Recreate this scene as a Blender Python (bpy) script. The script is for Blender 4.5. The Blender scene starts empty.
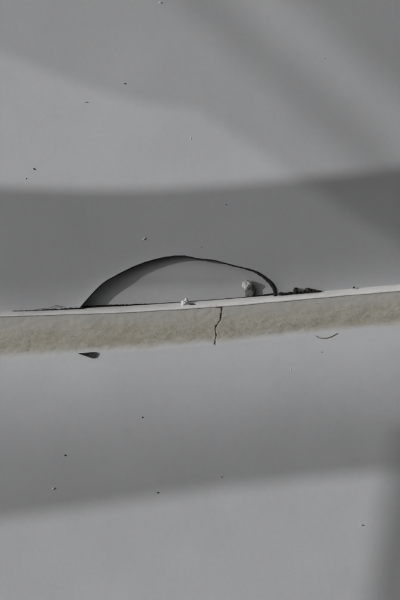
import bpy, bmesh, math, random
import numpy as np
from mathutils import Vector, noise

# ---------------------------------------------------------------- scale and helpers of place
U = 0.0005            # half a millimetre: the unit in which the wall was measured
D = 1300.0            # camera distance in those units (0.65 m)
C = bpy.context.scene.collection

def W(x, y, d=0.0):
    """wall point seen at x right / y down of the close-up, standing d in front of the upper sheet"""
    k = 1.0 - d / D
    return Vector(((x - 200.0) * k * U, -d * U, (300.0 - y) * k * U))

# ---------------------------------------------------------------- camera
cam = bpy.data.cameras.new('camera')
cam.sensor_fit = 'VERTICAL'
cam.sensor_height = 24.0
cam.lens = 24.0 * D / 600.0
cam.clip_start = 0.01
cam.clip_end = 200.0
co = bpy.data.objects.new('camera', cam)
C.objects.link(co)
co.location = (0, -D * U, 0)
co.rotation_euler = (math.radians(90), 0, 0)
bpy.context.scene.camera = co

# ---------------------------------------------------------------- light: low sun from the left, sky
TO_SUN = Vector((-1.65, -1.0, 0.33)).normalized()
elev = math.asin(TO_SUN.z)
azim = math.atan2(TO_SUN.x, TO_SUN.y)          # clockwise from +Y
w = bpy.data.worlds.new('World')
bpy.context.scene.world = w
w.use_nodes = True
nt = w.node_tree
nt.nodes.clear()
sky = nt.nodes.new('ShaderNodeTexSky')
sky.sky_type = 'NISHITA'
sky.sun_disc = False
sky.sun_elevation = elev
sky.sun_rotation = azim
sky.air_density = 1.0
sky.dust_density = 3.0
sky.ozone_density = 1.0
hs = nt.nodes.new('ShaderNodeHueSaturation')
hs.inputs['Saturation'].default_value = 0.08
bg = nt.nodes.new('ShaderNodeBackground')
bg.inputs['Strength'].default_value = 0.069
wo = nt.nodes.new('ShaderNodeOutputWorld')
nt.links.new(sky.outputs[0], hs.inputs['Color'])
nt.links.new(hs.outputs[0], bg.inputs['Color'])
nt.links.new(bg.outputs[0], wo.inputs['Surface'])

sl = bpy.data.lights.new('sun', 'SUN')
sl.energy = 3.15
sl.angle = math.radians(0.6)
sl.color = (1.0, 0.985, 0.97)
so = bpy.data.objects.new('sun', sl)
C.objects.link(so)
so.rotation_euler = TO_SUN.to_track_quat('Z', 'Y').to_euler()

sc = bpy.context.scene
sc.view_settings.view_transform = 'Standard'
sc.view_settings.look = 'None'
sc.view_settings.exposure = -0.17
sc.view_settings.gamma = 1.0
sc.view_settings.use_curve_mapping = False
sc.cycles.max_bounces = 8
sc.cycles.transparent_max_bounces = 16

# ---------------------------------------------------------------- object helpers
def link(name, verts, faces, mat, parent=None, smooth=True, mats=None, fmat=None, attr=None):
    me = bpy.data.meshes.new(name)
    me.from_pydata([tuple(v) for v in verts], [], faces)
    for m in (mats or [mat]):
        me.materials.append(m)
    if fmat is not None:
        me.polygons.foreach_set('material_index', fmat)
    me.polygons.foreach_set('use_smooth', [smooth] * len(me.polygons))
    for an, vals in (attr or {}).items():
        a = me.attributes.new(an, 'FLOAT', 'POINT')
        a.data.foreach_set('value', vals)
    me.update()
    o = bpy.data.objects.new(name, me)
    C.objects.link(o)
    if parent is not None:
        o.parent = parent
        o.matrix_parent_inverse.identity()
        o.location = -parent.location
    return o

def tag(o, label, cat, group=None):
    o['label'] = label
    o['category'] = cat
    if group:
        o['group'] = group
    return o

def empty(name, label, cat, loc=(0, 0, 0)):
    o = bpy.data.objects.new(name, None)
    o.empty_display_size = 0.01
    o.location = loc
    C.objects.link(o)
    return tag(o, label, cat)

def grid(rows, flip=False):
    """rows: list of equally long lists of points"""
    n, m = len(rows), len(rows[0])
    v = [p for r in rows for p in r]
    f = []
    for i in range(n - 1):
        for j in range(m - 1):
            q = (i * m + j, i * m + j + 1, (i + 1) * m + j + 1, (i + 1) * m + j)
            f.append(q[::-1] if flip else q)
    return v, f

def curve(pts):
    """smooth monotone curve through (x, y) pairs"""
    xs = np.array([p[0] for p in pts], float)
    ys = np.array([p[1] for p in pts], float)
    h = np.diff(xs); s = np.diff(ys) / h
    m = np.zeros_like(ys)
    m[0], m[-1] = s[0], s[-1]
    for i in range(1, len(xs) - 1):
        m[i] = 0 if s[i-1] * s[i] <= 0 else 2 * s[i-1] * s[i] / (s[i-1] + s[i])
    def f(x):
        if x <= xs[0]: return ys[0] + m[0] * (x - xs[0])
        if x >= xs[-1]: return ys[-1] + m[-1] * (x - xs[-1])
        i = int(np.searchsorted(xs, x, side='right') - 1)
        i = min(i, len(h) - 1)
        t = (x - xs[i]) / h[i]
        return float(ys[i]*(1+2*t)*(1-t)**2 + h[i]*m[i]*t*(1-t)**2 + ys[i+1]*t*t*(3-2*t) + h[i]*m[i+1]*t*t*(t-1))
    return f

# ---------------------------------------------------------------- materials
def new_mat(name, rough=0.55, spec=0.4):
    m = bpy.data.materials.new(name)
    m.use_nodes = True
    n = m.node_tree.nodes
    b = n['Principled BSDF']
    b.inputs['Roughness'].default_value = rough
    b.inputs['Specular IOR Level'].default_value = spec
    return m, m.node_tree, b

def tex(nt, scale, detail=4, rough=0.55, lac=2.0, off=0.0, stretch=(1, 1, 1)):
    tc = nt.nodes.new('ShaderNodeTexCoord')
    mp = nt.nodes.new('ShaderNodeMapping')
    mp.inputs['Location'].default_value = (off, off * 0.7, off * 1.3)
    mp.inputs['Scale'].default_value = stretch
    t = nt.nodes.new('ShaderNodeTexNoise')
    t.inputs['Scale'].default_value = scale
    t.inputs['Detail'].default_value = detail
    t.inputs['Roughness'].default_value = rough
    nt.links.new(tc.outputs['Object'], mp.inputs[0])
    nt.links.new(mp.outputs[0], t.inputs['Vector'])
    return t.outputs['Fac']

def ramp(nt, fac, stops):
    r = nt.nodes.new('ShaderNodeValToRGB')
    e = r.color_ramp.elements
    while len(e) < len(stops):
        e.new(0.5)
    for k, (p, c) in zip(e, stops):
        k.position = p
        k.color = (c if isinstance(c, tuple) else (c, c, c)) + (1,)
    nt.links.new(fac, r.inputs[0])
    return r.outputs['Color']

def mix(nt, fac, a, b, mode='MIX'):
    m = nt.nodes.new('ShaderNodeMix')
    m.data_type = 'RGBA'
    m.blend_type = mode
    for sock, v in ((m.inputs[0], fac), (m.inputs[6], a), (m.inputs[7], b)):
        if isinstance(v, (int, float)):
            sock.default_value = v
        elif isinstance(v, tuple):
            sock.default_value = v + (1,)
        else:
            nt.links.new(v, sock)
    return m.outputs[2]

def bump(nt, b, h, dist, strength=1.0, prev=None):
    n = nt.nodes.new('ShaderNodeBump')
    n.inputs['Strength'].default_value = strength
    n.inputs['Distance'].default_value = dist
    nt.links.new(h, n.inputs['Height'])
    if prev is not None:
        nt.links.new(prev, n.inputs['Normal'])
    nt.links.new(n.outputs[0], b.inputs['Normal'])
    return n.outputs[0]

PAINT = (0.488, 0.498, 0.516)
def paint_mat(name, base, off=0.0, rough=0.55):
    m, t, b = new_mat(name, rough, 0.3)
    big = tex(t, 18, 5, 0.6, off=off)
    fine = tex(t, 420, 4, 0.6, off=off + 3)
    lo = tuple(c * 0.955 for c in base)
    hi = tuple(min(1, c * 1.03) for c in base)
    c1 = ramp(t, big, [(0.35, lo), (0.65, hi)])
    c2 = ramp(t, fine, [(0.3, 0.96), (0.6, 1.0)])
    t.links.new(mix(t, 1.0, c1, c2, 'MULTIPLY'), b.inputs['Base Color'])
    p = bump(t, b, tex(t, 60, 3, 0.5, off=off + 7), 0.0004, 0.18)
    bump(t, b, tex(t, 1500, 3, 0.5, off=off), 0.00005, 0.18, p)
    return m

M_WALL = paint_mat('painted_sheet', PAINT)
M_BACK = paint_mat('inner_board', (0.535, 0.545, 0.562), 5.0)
M_LOW = paint_mat('painted_panel', PAINT, 9.0, 0.5)

# white painted top of the ledge, a little dirty
M_LIP, t, b = new_mat('white_lip', 0.5, 0.3)
c1 = ramp(t, tex(t, 160, 5, 0.65, stretch=(0.5, 1, 1)), [(0.3, (0.74, 0.735, 0.72)), (0.5, (0.90, 0.90, 0.89))])
# the white paint is darker toward the left end
tc = t.nodes.new('ShaderNodeTexCoord'); sx = t.nodes.new('ShaderNodeSeparateXYZ')
t.links.new(tc.outputs['Object'], sx.inputs[0])
mr = t.nodes.new('ShaderNodeMapRange')
mr.inputs['From Min'].default_value = -0.1; mr.inputs['From Max'].default_value = 0.03
t.links.new(sx.outputs['X'], mr.inputs['Value'])
gr = ramp(t, mr.outputs[0], [(0.0, 0.78), (1.0, 1.0)])
c1 = mix(t, 1.0, c1, gr, 'MULTIPLY')
c1 = mix(t, 1.0, c1, ramp(t, tex(t, 520, 5, 0.7, off=6.0), [(0.3, 0.8), (0.42, 1.0)]), 'MULTIPLY')
t.links.new(c1, b.inputs['Base Color'])
bump(t, b, tex(t, 700, 4), 0.00015, 0.6)

# beige worn front of the ledge, fading into the painted panel below it
M_BEIGE, t, b = new_mat('worn_beige', 0.75, 0.2)
at = t.nodes.new('ShaderNodeAttribute'); at.attribute_name = 'across'
across = at.outputs['Fac']
wob = tex(t, 130, 5, 0.65, off=2.0, stretch=(0.45, 1, 1))
ad = t.nodes.new('ShaderNodeMath'); ad.operation = 'MULTIPLY_ADD'
ad.inputs[1].default_value = 0.26
t.links.new(wob, ad.inputs[0])
sub = t.nodes.new('ShaderNodeMath'); sub.operation = 'SUBTRACT'; sub.inputs[1].default_value = 0.13
t.links.new(across, sub.inputs[0]); t.links.new(sub.outputs[0], ad.inputs[2])
band = ramp(t, ad.outputs[0], [(0.0, (0.475, 0.472, 0.45)), (0.18, (0.45, 0.446, 0.412)), (0.40, (0.435, 0.421, 0.368)),
                               (0.70, (0.425, 0.405, 0.346)), (0.84, (0.455, 0.444, 0.41)), (0.96, PAINT)])
sp = ramp(t, tex(t, 800, 6, 0.72, off=4.0), [(0.33, 0.6), (0.46, 0.98), (0.6, 1.04), (0.72, 1.18)])
msk = ramp(t, ad.outputs[0], [(0.2, 0.15), (0.42, 0.85), (0.78, 0.85), (0.92, 0.0)])
band2 = mix(t, msk, band, mix(t, 1.0, band, sp, 'MULTIPLY'))
# brown rub marks, stronger toward the right end and left middle
rub = ramp(t, tex(t, 130, 6, 0.75, off=8.0, stretch=(0.6, 1, 1.0)), [(0.47, 0.0), (0.62, 0.6)])
rm = mix(t, 1.0, rub, msk, 'MULTIPLY')
band3 = mix(t, rm, band2, (0.33, 0.29, 0.22))
t.links.new(band3, b.inputs['Base Color'])
p = bump(t, b, tex(t, 420, 6, 0.7, off=4.0), 0.00025, 0.6)
bump(t, b, tex(t, 1600, 3, 0.6), 0.00008, 0.5, p)

def plain(name, a, c, scale=900, rough=0.8, bmp=0.0001):
    m, t, b = new_mat(name, rough, 0.2)
    t.links.new(ramp(t, tex(t, scale, 4, 0.65), [(0.35, a), (0.65, c)]), b.inputs['Base Color'])
    bump(t, b, tex(t, scale * 1.6, 3), bmp, 0.6)
    return m
M_DARK = plain('dark_core', (0.012, 0.011, 0.011), (0.035, 0.033, 0.031))
M_GRIT_SHADE = plain('grit_and_shade', (0.014, 0.013, 0.012), (0.08, 0.076, 0.072), 1200)
M_CRACKDIRT = plain('crack_dirt', (0.05, 0.04, 0.028), (0.25, 0.205, 0.145), 1300)
M_PLASTER = plain('white_plaster', (0.74, 0.735, 0.73), (0.88, 0.88, 0.87), 700)
M_LUMP = plain('grey_plaster', (0.5, 0.5, 0.5), (0.66, 0.66, 0.655), 1100, bmp=0.0003)
M_STUB = plain('grey_stub', (0.10, 0.10, 0.10), (0.17, 0.168, 0.165), 700)
M_FLAKE = plain('dark_flake', (0.008, 0.008, 0.008), (0.04, 0.041, 0.037), 260, 0.6)
M_HAIR = plain('hair', (0.15, 0.135, 0.11), (0.24, 0.215, 0.18), 900, 0.5)
M_FAINT = plain('grey_grit', (0.27, 0.27, 0.265), (0.42, 0.42, 0.415), 900)
M_PALEGRIT = plain('pale_grit', (0.5, 0.5, 0.5), (0.75, 0.75, 0.74), 900)

# ---------------------------------------------------------------- lines measured on the wall
t_line = curve([(-300, 317), (0, 311.6), (60, 309.6), (120, 307.0), (180, 303.2), (230, 299.6), (280, 295.3), (340, 290.0), (400, 284.7), (700, 258)])
arch_pts = [(80.5, 307.0), (82.5, 304.2), (87.5, 298.4), (93.8, 291.5), (98.3, 287), (102.5, 283.2), (107, 280), (112.5, 277.0), (120, 272.9), (128.5, 268.7), (137.5, 264.7),
            (146, 261.7), (155, 259.0), (167.3, 256.5), (175, 255.6), (181.3, 255.4), (190, 256.5), (196, 257.9), (202.5, 258.7), (209, 259.2), (215, 260.1), (221, 261.6),
            (227.5, 263.3), (235, 265.4), (247.5, 268.3), (253, 270), (257.5, 271.7), (261.5, 273.8), (265, 276.3), (268.5, 279), (271.5, 281.7), (274, 284.9), (275.5, 288.2), (276.2, 295.8)]
A0, A1 = arch_pts[0][0], arch_pts[-1][0]
arch_f = curve(arch_pts)
def arch(x):
    j = 0.16 * noise.noise(Vector((x * 0.22, 3.1, 0))) + 0.13 * noise.noise(Vector((x * 0.7, 9.1, 0)))
    e = min(1.0, (x - A0) / 8, (A1 - x) / 5)
    return arch_f(x) + j * max(0, e)

# ---------------------------------------------------------------- upper wall: broken front sheet, dark torn edge, inner board
wall = empty('wall', 'painted grey white wall sheet above the ledge with an arched broken opening', 'wall', W(200, 300, -20))
xs = list(np.arange(-300, 82, 6.0)) + list(np.arange(82, 262, 1.5)) + list(np.arange(262, 277.2, 0.4)) + list(np.arange(278, 420, 3.0)) + list(np.arange(420, 701, 10.0))
vs = [0, .004, .008, .013, .02, .03, .042, .056, .075, .1, .13, .17, .22, .28, .35, .44, .55, .7, .85, 1.0]
rows = []
rim = {}
arr = np.array([(x, arch_f(x)) for x in np.arange(A0, A1, 1.0)])
for v in vs:
    r = []
    for x in xs:
        inside = A0 < x < A1
        bot = min(arch(x), t_line(x) + 0.5) if inside else t_line(x) + 0.6
        y = bot + v * (-420 - bot)
        dist = math.sqrt(float(np.min((arr[:, 0] - x) ** 2 + (arr[:, 1] - y) ** 2)))
        d = 1.5 * math.exp(-dist / 5.0) + 1.3 * noise.noise(Vector((x / 170, y / 170, 2))) * min(1, dist / 60)
        if v == 0:
            rim[x] = (bot, d, inside)
        r.append((x, y, d))
    rows.append(r)
# thickness of the sheet along its bottom
front = [[W(*p) for p in r] for r in rows]
v_, f_ = grid(front)
link('front_sheet', v_, f_, M_WALL, wall)
edge = [[W(x, rim[x][0], rim[x][1] - k) for x in xs] for k in (0.0, 0.6, 2.0, 5.0)]
edge[1] = [W(x, rim[x][0] + 0.35, rim[x][1] - 0.6) for x in xs]
v_, f_ = grid(edge, True)
link('sheet_edge', v_, f_, M_DARK, wall)
back = [[W(x, rim[x][0] + v * (-420 - rim[x][0]), rim[x][1] - 5.0) for x in xs[::3]] for v in (0, .05, .2, .6, 1)]
v_, f_ = grid(back, True)
link('sheet_back', v_, f_, M_BACK, wall)

# inner board behind the opening
board_d = curve([(240, -9.5), (255, -9.8), (275, -10.3), (286, -12.8), (299, -11.2), (306, -11.3), (325, -12)])
rows = []
for y in np.linspace(247, 325, 30):
    rows.append([W(x, y, board_d(y) + 0.4 * noise.noise(Vector((x / 60, y / 60, 4)))) for x in np.linspace(30, 330, 60)])
v_, f_ = grid(rows, True)
link('inner_board', v_, f_, M_BACK, wall)

def tube(pts, rad, seg=8):
    v, f = [], []
    n = len(pts)
    for i, p in enumerate(pts):
        a = pts[max(0, i - 1)]; c = pts[min(n - 1, i + 1)]
        tg = (c - a).normalized()
        s = tg.cross(Vector((0, 1, 0)))
        s = s.normalized() if s.length > 1e-6 else Vector((1, 0, 0))
        u = s.cross(tg).normalized()
        for k in range(seg):
            g = 2 * math.pi * k / seg
            v.append(p + (s * math.cos(g) + u * math.sin(g)) * rad[i])
    for i in range(n - 1):
        for k in range(seg):
            f.append((i * seg + k, i * seg + (k + 1) % seg, (i + 1) * seg + (k + 1) % seg, (i + 1) * seg + k))
    f.append(tuple(range(seg))[::-1]); f.append(tuple(range((n - 1) * seg, n * seg)))
    return v, f

# dark tarry bead left along the torn edge, thickest at right; thin left end paints a shade line
bp, br = [], []
seq = []
for (xa, ya), (xb, yb) in zip(arch_pts[:-1], arch_pts[1:]):
    n = max(2, int(math.hypot(xb - xa, yb - ya) / 1.1))
    for i in range(n):
        x = xa + (xb - xa) * i / n
        seq.append((x, arch(x)))
seq.append((A1, t_line(A1)))
rad_f = curve([(82, 0.65), (100, 0.75), (130, 0.95), (160, 1.0), (190, 1.0), (215, 0.95), (240, 1.05), (257, 1.4), (268, 1.85), (274, 2.1), (277, 1.9)])
for x, y in seq:
    r = rad_f(x) * (1 + 0.18 * noise.noise(Vector((x * 0.35, y * 0.35, 1))))
    bp.append(W(x - (0.5 * r if x > 255 else 0), y + 0.45 * r, 0.5 + 0.3 * noise.noise(Vector((x * 0.3, 7, 1)))))
    br.append(r * U)
v_, f_ = tube(bp, br, 10)
link('torn_edge', v_, f_, M_DARK, wall)

# ---------------------------------------------------------------- ledge: white lip, worn beige front with a crack
ledge = empty('ledge', 'narrow ledge with white top and worn beige front cracked near the middle', 'ledge', W(200, 330, 0))
xl = list(np.arange(-300, 0, 10.0)) + list(np.arange(0, 400, 2.0)) + list(np.arange(400, 701, 10.0))
lip_h = curve([(-300, 0.71), (0, 0.71), (60, 0.74), (140, 0.82), (220, 0.88), (700, 0.88)])
lip_prof = [(-2.0, -17.0), (-0.7, -3.0), (-0.4, 0.0), (1.6, 3.4), (3.8, 6.2), (5.4, 7.6), (6.2, 8.0), (6.8, 7.9), (7.3, 7.4), (7.6, 6.4)]
rows = []
for s, d in lip_prof:
    r = []
    for x in xl:
        j = 0.35 * noise.noise(Vector((x * 0.05, s * 0.2, 5))) + 0.26 * noise.noise(Vector((x * 0.4, s, 2)))
        r.append(W(x, t_line(x) + s * (lip_h(x) if s > 0 else 1) + (j if s > 3 else 0.4 * j), d + j))
    rows.append(r)
v_, f_ = grid(rows, True)
link('lip', v_, f_, None, ledge, mats=[M_LIP, M_GRIT_SHADE], fmat=[1 if i < len(xl) - 1 else 0 for i in range(len(f_))])  # innermost row coloured dark to deepen the shade inside the opening

front_prof = curve([(6.0, 6.2), (8.2, 6.5), (12, 7.1), (18, 7.6), (25, 7.5), (31, 6.8), (36, 5.7), (40, 5.0), (43, 5.4), (46, 7.4)])
fh = lambda x: 1.0 + 0.07 * min(1, (100 - x) / 100) if x < 100 else (1.0 - 0.06 * min(1, (x - 100) / 200))     # the front narrows a little to the right
crack = [(216.3, 307.0), (221.9, 307.2), (221.5, 311), (221.0, 314), (221.3, 317), (219.9, 321), (217.6, 324), (215.8, 326.7),
         (215.3, 329), (215.6, 332), (216.4, 335.7), (215.3, 339), (214.8, 344.6)]
crack_w = [0.9, 1.4, 0.7, 1.15, 1.45, 0.75, 0.6, 1.05, 0.65, 0.6, 1.05, 0.6, 0.95]
def crack_depth(x, y):
    best = 0.0
    jx = x + 0.9 * noise.noise(Vector((x * 0.5, y * 0.7, 8))) + 0.9 * noise.noise(Vector((x * 0.9, y * 1.5, 5)))
    for i in range(len(crack) - 1):
        (ax, ay), (bx, by) = crack[i], crack[i + 1]
        L = (bx - ax) ** 2 + (by - ay) ** 2
        q = max(0, min(1, ((jx - ax) * (bx - ax) + (y - ay) * (by - ay)) / L))
        ds = math.hypot(jx - ax - q * (bx - ax), y - ay - q * (by - ay))
        ww = crack_w[i] + q * (crack_w[i + 1] - crack_w[i])
        best = max(best, 1 - ds / ww)
    return max(0.0, best)
xf = list(np.arange(-300, 0, 8.0)) + list(np.arange(0, 210, 2.0)) + list(np.arange(210, 226, 0.22)) + list(np.arange(226, 400, 2.0)) + list(np.arange(400, 701, 10.0))
sf = list(np.linspace(6.0, 46.0, 140))
rows, acr, dep = [], [], []
for s in sf:
    r = []
    for x in xf:
        k = fh(x)
        y = t_line(x) + s * k - (1 - lip_h(x)) * 6.5 * max(0.0, 1 - (s - 6) / 10)
        e = min(1, (s - 6) / 4, (46 - s) / 7)
        d = front_prof(s)
        d += e * (0.5 * noise.noise(Vector((x / 26, s / 12, 1))) + 0.28 * noise.noise(Vector((x / 7, s / 5, 6))) + 0.16 * noise.noise(Vector((x / 3, s / 3, 3))))
        c = crack_depth(x, y) if 208 < x < 228 else 0.0
        d -= (0.8 + 0.7 * noise.noise(Vector((3, y * 0.45, 1)))) * min(1.0, c * 1.6)
        r.append(W(x, y, d)); acr.append((s - 6.0) / 40.0); dep.append(c)
    rows.append(r)
v_, f_ = grid(rows, True)
fm = [1 if sum(dep[i] for i in q) / 4 > 0.22 else 0 for q in f_]
link('front_face', v_, f_, None, ledge, mats=[M_BEIGE, M_CRACKDIRT], fmat=fm, attr={'across': acr})

# ---------------------------------------------------------------- lower panel swelling out below the ledge
TILT0 = 36.0
def tilt(s):
    q = max(0.0, 1 - (s - 46) / 165.0)
    return math.radians(TILT0 * q ** 1.25 - 2.0 * min(1, (s - 46) / 165))
ss = np.arange(46, 700, 1.0)
dd = np.concatenate([[0], np.cumsum([math.tan(tilt(s)) for s in ss[:-1]])]) + front_prof(46.0)
low_d = lambda s: float(np.interp(s, ss, dd))
lower = empty('lower_panel', 'smooth painted panel swelling out below the beige ledge', 'panel', W(200, 500, 20))
rows = []
for s in list(np.arange(46, 60, 1.4)) + list(np.arange(60, 240, 5.0)) + list(np.arange(240, 681, 20.0)):
    r = []
    for x in xl[::3] + [xl[-1]]:
        y = t_line(x) + fh(x) * 46 + (s - 46)
        e = min(1, (s - 46) / 60)
        r.append(W(x, y, low_d(s) + e * 1.2 * noise.noise(Vector((x / 150, s / 150, 11)))))
    rows.append(r)
v_, f_ = grid(rows, True)
link('face', v_, f_, M_LOW, lower)

def surf(x, y):
    """how far the visible surface stands forward at x, y"""
    s = y - t_line(x)
    if s < 0: return 0.0
    if s < 7: return 8.0 * s / 7
    if s < 46 * fh(x): return front_prof(s / fh(x))
    return low_d(46 + s - 46 * fh(x))

# ---------------------------------------------------------------- crumbs and marks lying on it
def blob(name, x, y, d, rx, ry, rd, mat, seed, sub=2, rough=0.35, parent=None):
    bm = bmesh.new()
    bmesh.ops.create_icosphere(bm, subdivisions=sub, radius=1.0)
    for q in bm.verts:
        n = noise.noise(q.co * 1.3 + Vector((seed * 3.7, seed, 0))) + 0.5 * noise.noise(q.co * 3.1 + Vector((seed, 2, seed)))
        n += 0.35 * noise.noise(q.co * 6.5 + Vector((2, seed, 5)))
        q.co *= 1 + rough * n
        q.co = Vector((q.co.x * rx * U, q.co.y * rd * U, q.co.z * ry * U))
    c = W(x, y, d)
    if parent is None:
        me = bpy.data.meshes.new(name); bm.to_mesh(me); bm.free()
        me.materials.append(mat)
        o = bpy.data.objects.new(name, me); C.objects.link(o); o.location = c
        me.polygons.foreach_set('use_smooth', [True] * len(me.polygons))
        return o
    for q in bm.verts:
        q.co += c
    vv = [q.co.copy() for q in bm.verts]
    ff = [tuple(a.index for a in f.verts) for f in bm.faces]
    bm.free()
    return link(name, vv, ff, mat, parent, smooth=True)

# dark grit beside the right end of the opening
grit = [(281.0, 293.6, 2.6, 1.3, 'low dark grit crumb touching the right end of the opening'),
        (286.0, 293.4, 2.6, 0.9, 'flat dark grit crumb second from the opening'),
        (290.6, 292.6, 2.2, 0.8, 'small dark grit crumb left of the peaked crumb'),
        (295.4, 290.4, 2.1, 2.7, 'tallest peaked dark grit crumb on the ledge'),
        (299.4, 292.0, 2.0, 1.0, 'small dark grit crumb right of the peaked crumb'),
        (303.6, 291.5, 2.2, 1.1, 'flat dark grit crumb left of the rounded crumb'),
        (308.8, 290.0, 3.4, 2.1, 'widest rounded dark grit crumb on the ledge'),
        (313.4, 290.7, 2.2, 1.1, 'dark grit crumb second from the right end of the row'),
        (317.6, 291.0, 1.6, 0.7, 'thin dark grit crumb at the right end of the row')]
for i, (x, y, rx, ry, lb) in enumerate(grit):
    tag(blob('grit_crumb', x, y, 3.0, rx, ry, 2.4, M_GRIT_SHADE, i + 1, 3, rough=0.7), lb, 'crumb', 'dark grit crumbs right of the opening')
tag(blob('grit_crumb', 354, 287.6, 3.0, 1.1, 1.0, 1.2, M_GRIT_SHADE, 21), 'single tiny dark crumb on the ledge toward the right edge', 'crumb')

# loose dark dirt in the joint: grains nobody could count
random.seed(4)
bmv, bmf = [], []
def grain(x, y, d, r):
    c = W(x, y, d); k = len(bmv)
    pts = [(1, 0, 0), (-1, 0, 0), (0, 1, 0), (0, -1, 0), (0, 0, 1), (0, 0, -1)]
    for p in pts:
        q = r * random.uniform(0.6, 1.3) * U
        bmv.append(c + Vector(p) * q)
    for a in ((0, 2), (2, 1), (1, 3), (3, 0)):
        bmf.append((k + a[0], k + a[1], k + 4)); bmf.append((k + a[1], k + a[0], k + 5))
for i in range(420):
    x = 8 + 76 * random.random() ** 0.62
    hgt = 0.15 + 1.5 * max(0, (x - 8) / 76) ** 1.5
    grain(x, t_line(x) - 0.1 - hgt * random.random() * random.random() * 1.2, random.uniform(0.4, 3), random.uniform(0.25, 0.6))
for i in range(1600):
    x = 80 + 105 * random.random() ** 1.25 if i % 4 else 277 - 34 * random.random() ** 1.4
    k = 1.0 if x < 115 else max(0.12, 1 - (x - 115) / 55) if x < 200 else max(0.2, (x - 240) / 37)
    grain(x, t_line(x) - 0.9 - 1.8 * k * random.random(), random.uniform(-10, -4), random.uniform(0.35, 0.7) * (0.55 + 0.45 * k))
for i in range(160):
    x = random.uniform(277, 321)
    grain(x, t_line(x) - 0.2 - random.random() ** 2 * 1.4, random.uniform(0.5, 4), random.uniform(0.3, 0.7))
o = link('joint_dirt', bmv, bmf, M_DARK, None, smooth=False)
o['kind'] = 'stuff'
tag(o, 'dark loose dirt gathered in the joint between wall and ledge', 'dirt')

def strand(name, pts, r, lb, cat, mat=M_HAIR, taper=True):
    P = [Vector(p) for p in pts]
    out = []
    for i in range(len(P) - 1):
        p0 = P[max(0, i - 1)]; p1 = P[i]; p2 = P[i + 1]; p3 = P[min(len(P) - 1, i + 2)]
        for k in range(6):
            q = k / 6
            out.append(0.5 * ((2 * p1) + (p2 - p0) * q + (2 * p0 - 5 * p1 + 4 * p2 - p3) * q * q + (3 * p1 - p0 - 3 * p2 + p3) * q ** 3))
    out.append(P[-1])
    n = len(out)
    rr = [r * U * ((0.45 + 0.55 * math.sin(math.pi * (0.12 + 0.76 * i / (n - 1)))) if taper else 1) for i in range(n)]
    v, f = tube([W(*p) for p in out], rr, 7)
    return tag(link(name, v, f, mat), lb, cat)
hp = [(315.6, 335.6), (318.4, 337.6), (322, 338.2), (326.2, 338.2), (330, 337.2), (333.6, 335.6), (337.4, 333.4)]
strand('hair', [(x, y, surf(x, y) + 0.6) for x, y in hp], 0.48, 'short curved brown hair stuck just under the beige ledge', 'hair')
strand('fibre', [(47, 309.2, 2), (52, 306.8, 2.5), (56.4, 305.4, 3), (60, 306.6, 2.5), (62.6, 309, 2)], 0.3, 'fine looped dark fibre on the ledge left of the opening', 'fibre')
strand('fibre', [(35, 309.8, 2), (42, 308.7, 2.4), (49, 308.9, 2)], 0.26, 'fine short flat fibre on the ledge at far left', 'fibre')

# white plaster crumb on the lip and the dark sliver beside it
crumb = empty('plaster_crumb', 'white plaster crumb with a small peak on the lip below the arch', 'crumb', W(185.5, 305, 5))
blob('body', 185.0, 302.6, 4.5, 3.3, 2.6, 2.6, M_PLASTER, 31, 4, 0.6, crumb)
blob('peak', 186.4, 299.9, 4.3, 1.5, 1.7, 1.3, M_PLASTER, 33, 4, 0.6, crumb)
tag(blob('dark_sliver', 192.6, 304.2, 4.5, 3.2, 0.75, 1.2, M_GRIT_SHADE, 35, 2, 0.4), 'thin dark sliver lying right of the white plaster crumb', 'sliver')

# lump on a stub in the opening
lump = empty('plaster_lump', 'white plaster lump on a grey stub inside the arched opening', 'lump', W(249, 297, -14))
blob('cap', 247.2, 284.8, -6.5, 4.7, 4.3, 3.4, M_LUMP, 47, 4, 0.34, lump)
blob('stub', 250.4, 291.6, -8.5, 5.2, 7.6, 3.0, M_STUB, 43, 4, 0.25, lump)

# dark triangular flake under the ledge
fl = [(77.8, 353.4), (84, 352.9), (90.5, 352.2), (96.2, 352.2), (95.6, 354.6), (93.6, 357.6), (91.4, 358.2), (86.5, 356.4), (81.5, 354.8)]
nf = len(fl)
cx = sum(p[0] for p in fl) / nf; cy = sum(p[1] for p in fl) / nf
vv = [W(x, y, surf(x, y) - 0.6) for x, y in fl] + [W(x, y, surf(x, y) + 1.3 + (1.6 if x > 92 else 0)) for x, y in fl]
vv += [W(cx + (x - cx) * 0.72, cy + (y - cy) * 0.72, surf(x, y) + 0.9) for x, y in fl] + [W(cx + 1, cy, surf(cx, cy) + 0.6)]
ff = [(i, (i + 1) % nf, nf + (i + 1) % nf, nf + i) for i in range(nf)]
ff += [(nf + i, nf + (i + 1) % nf, 2 * nf + (i + 1) % nf, 2 * nf + i) for i in range(nf)]
ff += [(2 * nf + i, 2 * nf + (i + 1) % nf, 3 * nf) for i in range(nf)]
tag(link('flake', vv, ff, M_FLAKE, smooth=False), 'dark triangular flake stuck below the ledge on the left', 'flake')

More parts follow.
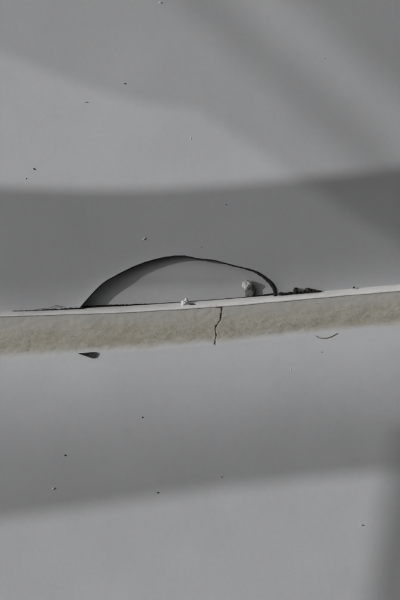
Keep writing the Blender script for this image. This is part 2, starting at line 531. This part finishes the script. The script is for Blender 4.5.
# specks on the painted faces
specks = [
    (125.3, 83.8, 1.3, 1.0, 'd', 'round dark speck high on the upper wall left of centre'),
    (195.5, 69.5, 0.8, 0.6, 'd', 'faint dark speck near top centre of the upper wall'),
    (190.8, 138.4, 0.9, 1.3, 'p', 'pale upright speck in the bright patch above the arch'),
    (34.2, 169.0, 1.4, 0.8, 'd', 'dark slanting speck near the left edge of the upper wall'),
    (25.8, 178.6, 0.8, 0.8, 'd', 'faint speck below the dark slanting speck at far left'),
    (144.0, 239.0, 2.2, 0.9, 'p', 'pale elongated crumb stuck on the wall just above the arch'),
    (226.0, 204.3, 0.7, 0.7, 'd', 'tiny faint dark speck on the wall above the right half of the arch'),
    (201.0, 247.0, 0.8, 0.6, 'd', 'tiny faint dark speck just over the top of the arch'),
    (160.5, 2.5, 2.4, 1.0, 'p', 'pale crumb at the very top of the wall'),
    (325.0, 58.5, 1.8, 0.6, 'p', 'faint pale flat crumb on the upper wall at right'),
    (377.0, 102.0, 0.7, 0.7, 'd', 'tiny faint dark speck on the upper wall toward the right edge'),
    (86.0, 102.0, 2.6, 0.4, 'p', 'faint flat scratch crumb below the diagonal shade edge'),
    (142.5, 417.4, 0.9, 0.8, 'd', 'tiny dark speck on the lower panel left of centre'),
    (65.2, 455.3, 1.1, 1.0, 'd', 'round dark speck on the lower panel at left'),
    (53.4, 488.6, 1.8, 0.9, 'p', 'pale slanting crumb on the lower panel below the round speck'),
    (157.8, 492.6, 0.9, 0.8, 'd', 'dark speck on the lower panel near the shade edge'),
    (361.5, 525.2, 1.6, 0.6, 'd', 'flat dark speck low on the panel at right'),
    (291.0, 369.6, 0.9, 0.7, 'p', 'tiny white speck on the panel below the ledge'),
    (321.5, 352.2, 1.3, 0.7, 'd', 'faint speck on the panel below the curved hair'),
    (221.5, 477.0, 0.8, 0.8, 'd', 'faint dark speck at the lower shade edge near centre'),
]
for i, (x, y, rx, ry, k, lb) in enumerate(specks):
    o = blob('speck', x, y, surf(x, y) + 0.15, rx * 0.88, ry * 0.88, 0.8 if k == 'p' else 0.6, M_FAINT if ('faint' in lb or 'flat dark' in lb) else M_PALEGRIT if k == 'p' else M_GRIT_SHADE, 50 + i, 2, 0.45)
    if 'slant' in lb or 'elongated' in lb:
        o.rotation_euler = (0, math.radians(-32 if k == 'p' else 35), 0)
    tag(o, lb, 'speck', 'specks on the painted faces')

# ---------------------------------------------------------------- unseen sheer strips, added up-sun only to cast the shade bands
def shade_caster_mat(name, through):
    m = bpy.data.materials.new(name)
    m.use_nodes = True
    t = m.node_tree
    t.nodes.clear()
    tr = t.nodes.new('ShaderNodeBsdfTransparent')
    df = t.nodes.new('ShaderNodeBsdfDiffuse')
    df.inputs['Color'].default_value = (0.35, 0.35, 0.35, 1)
    mx = t.nodes.new('ShaderNodeMixShader')
    mx.inputs[0].default_value = 1 - through
    wv = t.nodes.new('ShaderNodeOutputMaterial')
    t.links.new(tr.outputs[0], mx.inputs[1]); t.links.new(df.outputs[0], mx.inputs[2])
    t.links.new(mx.outputs[0], wv.inputs['Surface'])
    return m

def shade_caster(edge_a, edge_b, dist_a, dist_b, through, lb):
    """an added sheer strip between two edges, made up to cast shade; each edge is where its shade falls and how far up-sun it hangs (m)"""
    n = max(len(edge_a), len(edge_b), 24)
    def resample(e):
        e = np.array(e, float)
        L = np.concatenate([[0], np.cumsum(np.hypot(*np.diff(e, axis=0).T))])
        q = np.linspace(0, L[-1], n)
        return list(zip(np.interp(q, L, e[:, 0]), np.interp(q, L, e[:, 1])))
    A = [W(x, y, surf(x, y)) + TO_SUN * dist_a for x, y in resample(edge_a)]
    B = [W(x, y, surf(x, y)) + TO_SUN * dist_b for x, y in resample(edge_b)]
    rows = []
    for k in range(9):
        q = k / 8
        rows.append([a.lerp(b, q) for a, b in zip(A, B)])
    v, f = grid(rows)
    return tag(link('added_shade_caster', v, f, shade_caster_mat('sheer_shade_caster', through)), lb, 'shade cloth', 'added unseen strips shading the wall')

shade_caster([(-260, 180), (0, 187), (80, 190), (150, 189.5), (230, 185), (300, 178), (400, 168), (560, 150)],
      [(-260, 326), (0, 323), (200, 314), (300, 305), (400, 294), (560, 280)],
      0.75, 4.2, 0.30, 'added unseen sheer grey strip, wide and level, shading the arched opening')
shade_caster([(-260, 402), (0, 400), (200, 390), (300, 380), (400, 371), (560, 354)],
      [(-260, 550), (0, 519), (100, 506), (200, 491), (300, 479), (370, 473), (400, 470), (560, 455)],
      6.5, 0.95, 0.35, 'added unseen level sheer strip, a little paler, shading the panel below the ledge')
shade_caster([(-120, 10), (0, 52), (60, 76), (130, 102), (195, 108), (230, 130), (300, 180), (420, 262), (560, 350)],
      [(-60, -190), (100, -190), (200, -160), (300, -120), (420, -40), (480, 20), (560, 90), (640, 180), (700, 260)],
      0.8, 0.8, 0.75, 'added unseen broad slanting pale strip shading the top of the wall')
shade_caster([(60, -120), (185, 5), (245, 60), (312, 118), (372, 178), (440, 235), (560, 330)],
      [(110, -120), (228, 5), (280, 52), (337, 102), (394, 156), (464, 212), (574, 307)],
      1.7, 1.7, 0.58, 'added unseen narrow slanting strip casting a diagonal shade stripe')
shade_caster([(170, -120), (285, -8), (345, 45), (400, 95), (480, 165), (600, 270)],
      [(420, -200), (520, -120), (600, -60), (660, 0), (720, 80), (780, 160)],
      1.5, 1.5, 0.57, 'added unseen slanting strip shading the upper right corner')
shade_caster([(396, 424), (390, 470), (381, 520), (374, 570), (368, 610), (356, 690)],
      [(520, 424), (520, 470), (520, 520), (520, 570), (520, 610), (520, 690)],
      0.9, 0.9, 0.25, 'added unseen upright strip shading the lower right corner')
shade_caster([(298, 179.5), (325, 196), (352, 213), (400, 243), (450, 275), (560, 345)],
      [(298, 178), (325, 175.6), (352, 172.7), (400, 167), (450, 161.5), (560, 149)],
      1.1, 0.76, 0.36, 'added unseen small pointed strip below the slanting ones, shading the wall at right')
